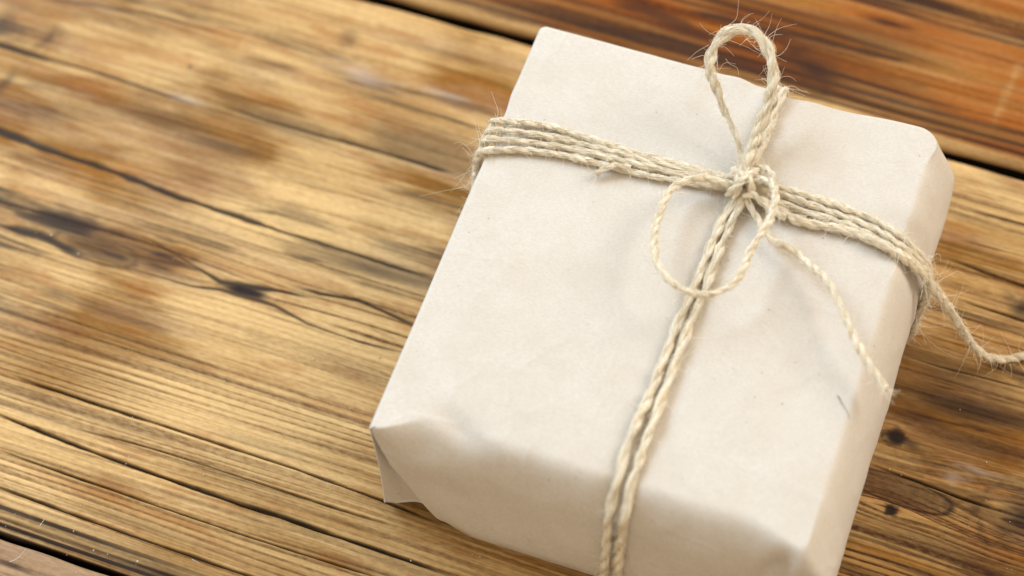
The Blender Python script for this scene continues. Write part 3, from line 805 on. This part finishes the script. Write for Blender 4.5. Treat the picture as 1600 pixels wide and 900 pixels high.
# the knot
kn = [[(1128, 288, 1.5), (1142, 274, 6), (1158, 271, 8.4), (1171, 283, 8.6), (1174, 300, 5.5), (1166, 312, 2.0)],
      [(1138, 304, 2.0), (1147, 294, 7.0), (1160, 282, 9.2), (1175, 271, 7.0), (1187, 266, 3.0)],
      [(1168, 266, 3.0), (1186, 260, 5.0), (1202, 267, 6.2), (1207, 282, 6.0), (1196, 297, 4.2), (1178, 302, 3.0)],
      [(1148, 262, 3.0), (1155, 276, 7.6), (1152, 294, 7.4), (1148, 310, 3.4)],
      [(1162, 306, 5.0), (1176, 304, 6.0), (1192, 316, 4.4), (1208, 330, 3.0), (1228, 340, 2.2)]]
for k, sp in enumerate(kn):
    cord('knot_turn', lift_path(sp), R=[1.1, 1.1, .9, 1.1, 1.2][k], plies=2, pitch=9, seed=80 + k, hug=4.0, fly=1.6, fluff=1.0)

# tangles of single fibres
def hairs(name, specs, r=.075):
    S = Soup()
    for pts in specs: fibre(S, catmull(np.array(pts), .001)[0], r / 1000)
    o = S.build(name, FIBRE, twine, TW0); o['kind'] = 'stuff'; return o
H_ = lambda *a: [P(x, y, z) for x, y, z in a]
sp = [H_((1126, 50, .083), (1140, 38, .086), (1151, 28, .088), (1154, 0, .092), (1156, -20, .094)), H_((1207, 66, .083), (1212, 48, .086), (1221, 28, .088)),
      H_((1108, 70, .080), (1090, 80, .081), (1074, 94, .08)), H_((1134, 92, .082), (1140, 100, .08), (1152, 106, .079), (1154, 118, .078)), H_((1124, 110, .078), (1132, 98, .08), (1150, 100, .079)),
      H_((1180, 62, .084), (1178, 74, .083), (1192, 82, .082)), H_((1212, 132, .07), (1222, 120, .072), (1236, 120, .072), (1244, 127, .071)),
      H_((1216, 140, .062), (1238, 134, .063), (1252, 142, .062), (1266, 146, .062)), H_((1210, 132, .064), (1230, 138, .064), (1262, 143, .063)), H_((1190, 122, .066), (1206, 130, .066), (1240, 142, .064), (1258, 150, .062)),
      H_((742, 245, .05), (728, 228, .052), (718, 222, .053), (708, 225, .052)), H_((745, 250, .05), (734, 262, .045), (718, 284, .04), (704, 300, .036)), H_((736, 236, .05), (726, 224, .052), (714, 232, .052)), H_((738, 262, .046), (731, 240, .05), (722, 230, .05)),
      H_((1430, 470, .04), (1434, 508, .03), (1450, 530, .018), (1475, 550, .008), (1500, 560, .004), (1524, 557, .004)), H_((1428, 470, .04), (1424, 506, .03), (1436, 524, .022)), H_((1452, 446, .05), (1480, 432, .05), (1496, 424, .05), (1508, 430, .048)),
      H_((1478, 482, .038), (1476, 500, .034), (1484, 508, .03), (1494, 518, .026)), H_((1455, 402, .055), (1468, 396, .055), (1470, 410, .054)), H_((1440, 410, .056), (1456, 400, .056), (1462, 418, .054), (1458, 430, .053)),
      H_((1068, 556, .062), (1080, 545, .064), (1092, 532, .066)), H_((1066, 560, .062), (1086, 548, .064), (1110, 540, .066)), H_((1102, 232, .061), (1114, 210, .064), (1122, 204, .064)), H_((980, 255, .063), (982, 268, .064), (990, 288, .062))]
hairs('stray_fibres', sp)

# ------------------------------------------------------------------ dust and lint
g = np.random.default_rng(9); S = Soup(); base = np.array([-.08, 0, 0])
specks = [(80, 367, .9), (122, 397, .8), (50, 405, .6), (490, 561, .7), (593, 558, .8), (505, 428, .5), (146, 860, .7), (215, 877, .7), (115, 830, .5), (168, 866, .4), (207, 652, .35), (197, 725, .4), (318, 742, .5), (1541, 722, .6), (750, 870, .5), (738, 866, .4), (642, 876, .6), (1425, 840, .4), (1390, 733, .5), (1408, 742, .4), (1500, 640, .35), (60, 770, .35), (500, 575, .4)]
specks += [(x, y, .22 + .2 * g.random()) for x, y in zip(g.uniform(0, 1600, 170), g.uniform(330, 900, 170)) if not (570 < x < 1500 and y < 1200)]
for x, y, d in specks:
    p = P(x, y, 0.0002); ns, nr = 6, 4; v = []
    for i in range(nr):
        ph = -1.2 + 2.4 * i / (nr - 1)
        for j in range(ns):
            a = 2 * math.pi * j / ns; r = d / 2000 * g.uniform(.7, 1.25)
            v.append(p + np.array([math.cos(a) * math.cos(ph), math.sin(a) * math.cos(ph), .6 * math.sin(ph)]) * r)
    i = np.arange(nr * ns).reshape(nr, ns); j = np.roll(i, -1, 1)
    S.add(np.array(v), np.stack([i[:-1], j[:-1], j[1:], i[1:]], -1).reshape(-1, 4))
for pts in ([(15, 878), (28, 872), (40, 858)], [(62, 822), (70, 810)], [(300, 874), (312, 880)]):
    fibre(S, catmull(np.array([P(x, y, .0012) for x, y in pts]), .001)[0], .00012)
o = S.build('dust', plain('white_grit', (0.8, 0.76, 0.7)), None, 0 * base)
tag(o, 'white dust specks and lint scattered on the planks', kind='stuff')
S = Soup()
fibre(S, catmull(np.array([on_paper(1309, 618, .2), on_paper(1318, 634, .3), on_paper(1325, 646, .3), on_paper(1327, 655, .2)]), .001)[0], .00013)
o = S.build('dark_hair', plain('dark_hair', (0.05, 0.04, 0.035)), None, 0 * base)
tag(o, 'short dark hair lying on the parcel paper near its right edge', 'hair')
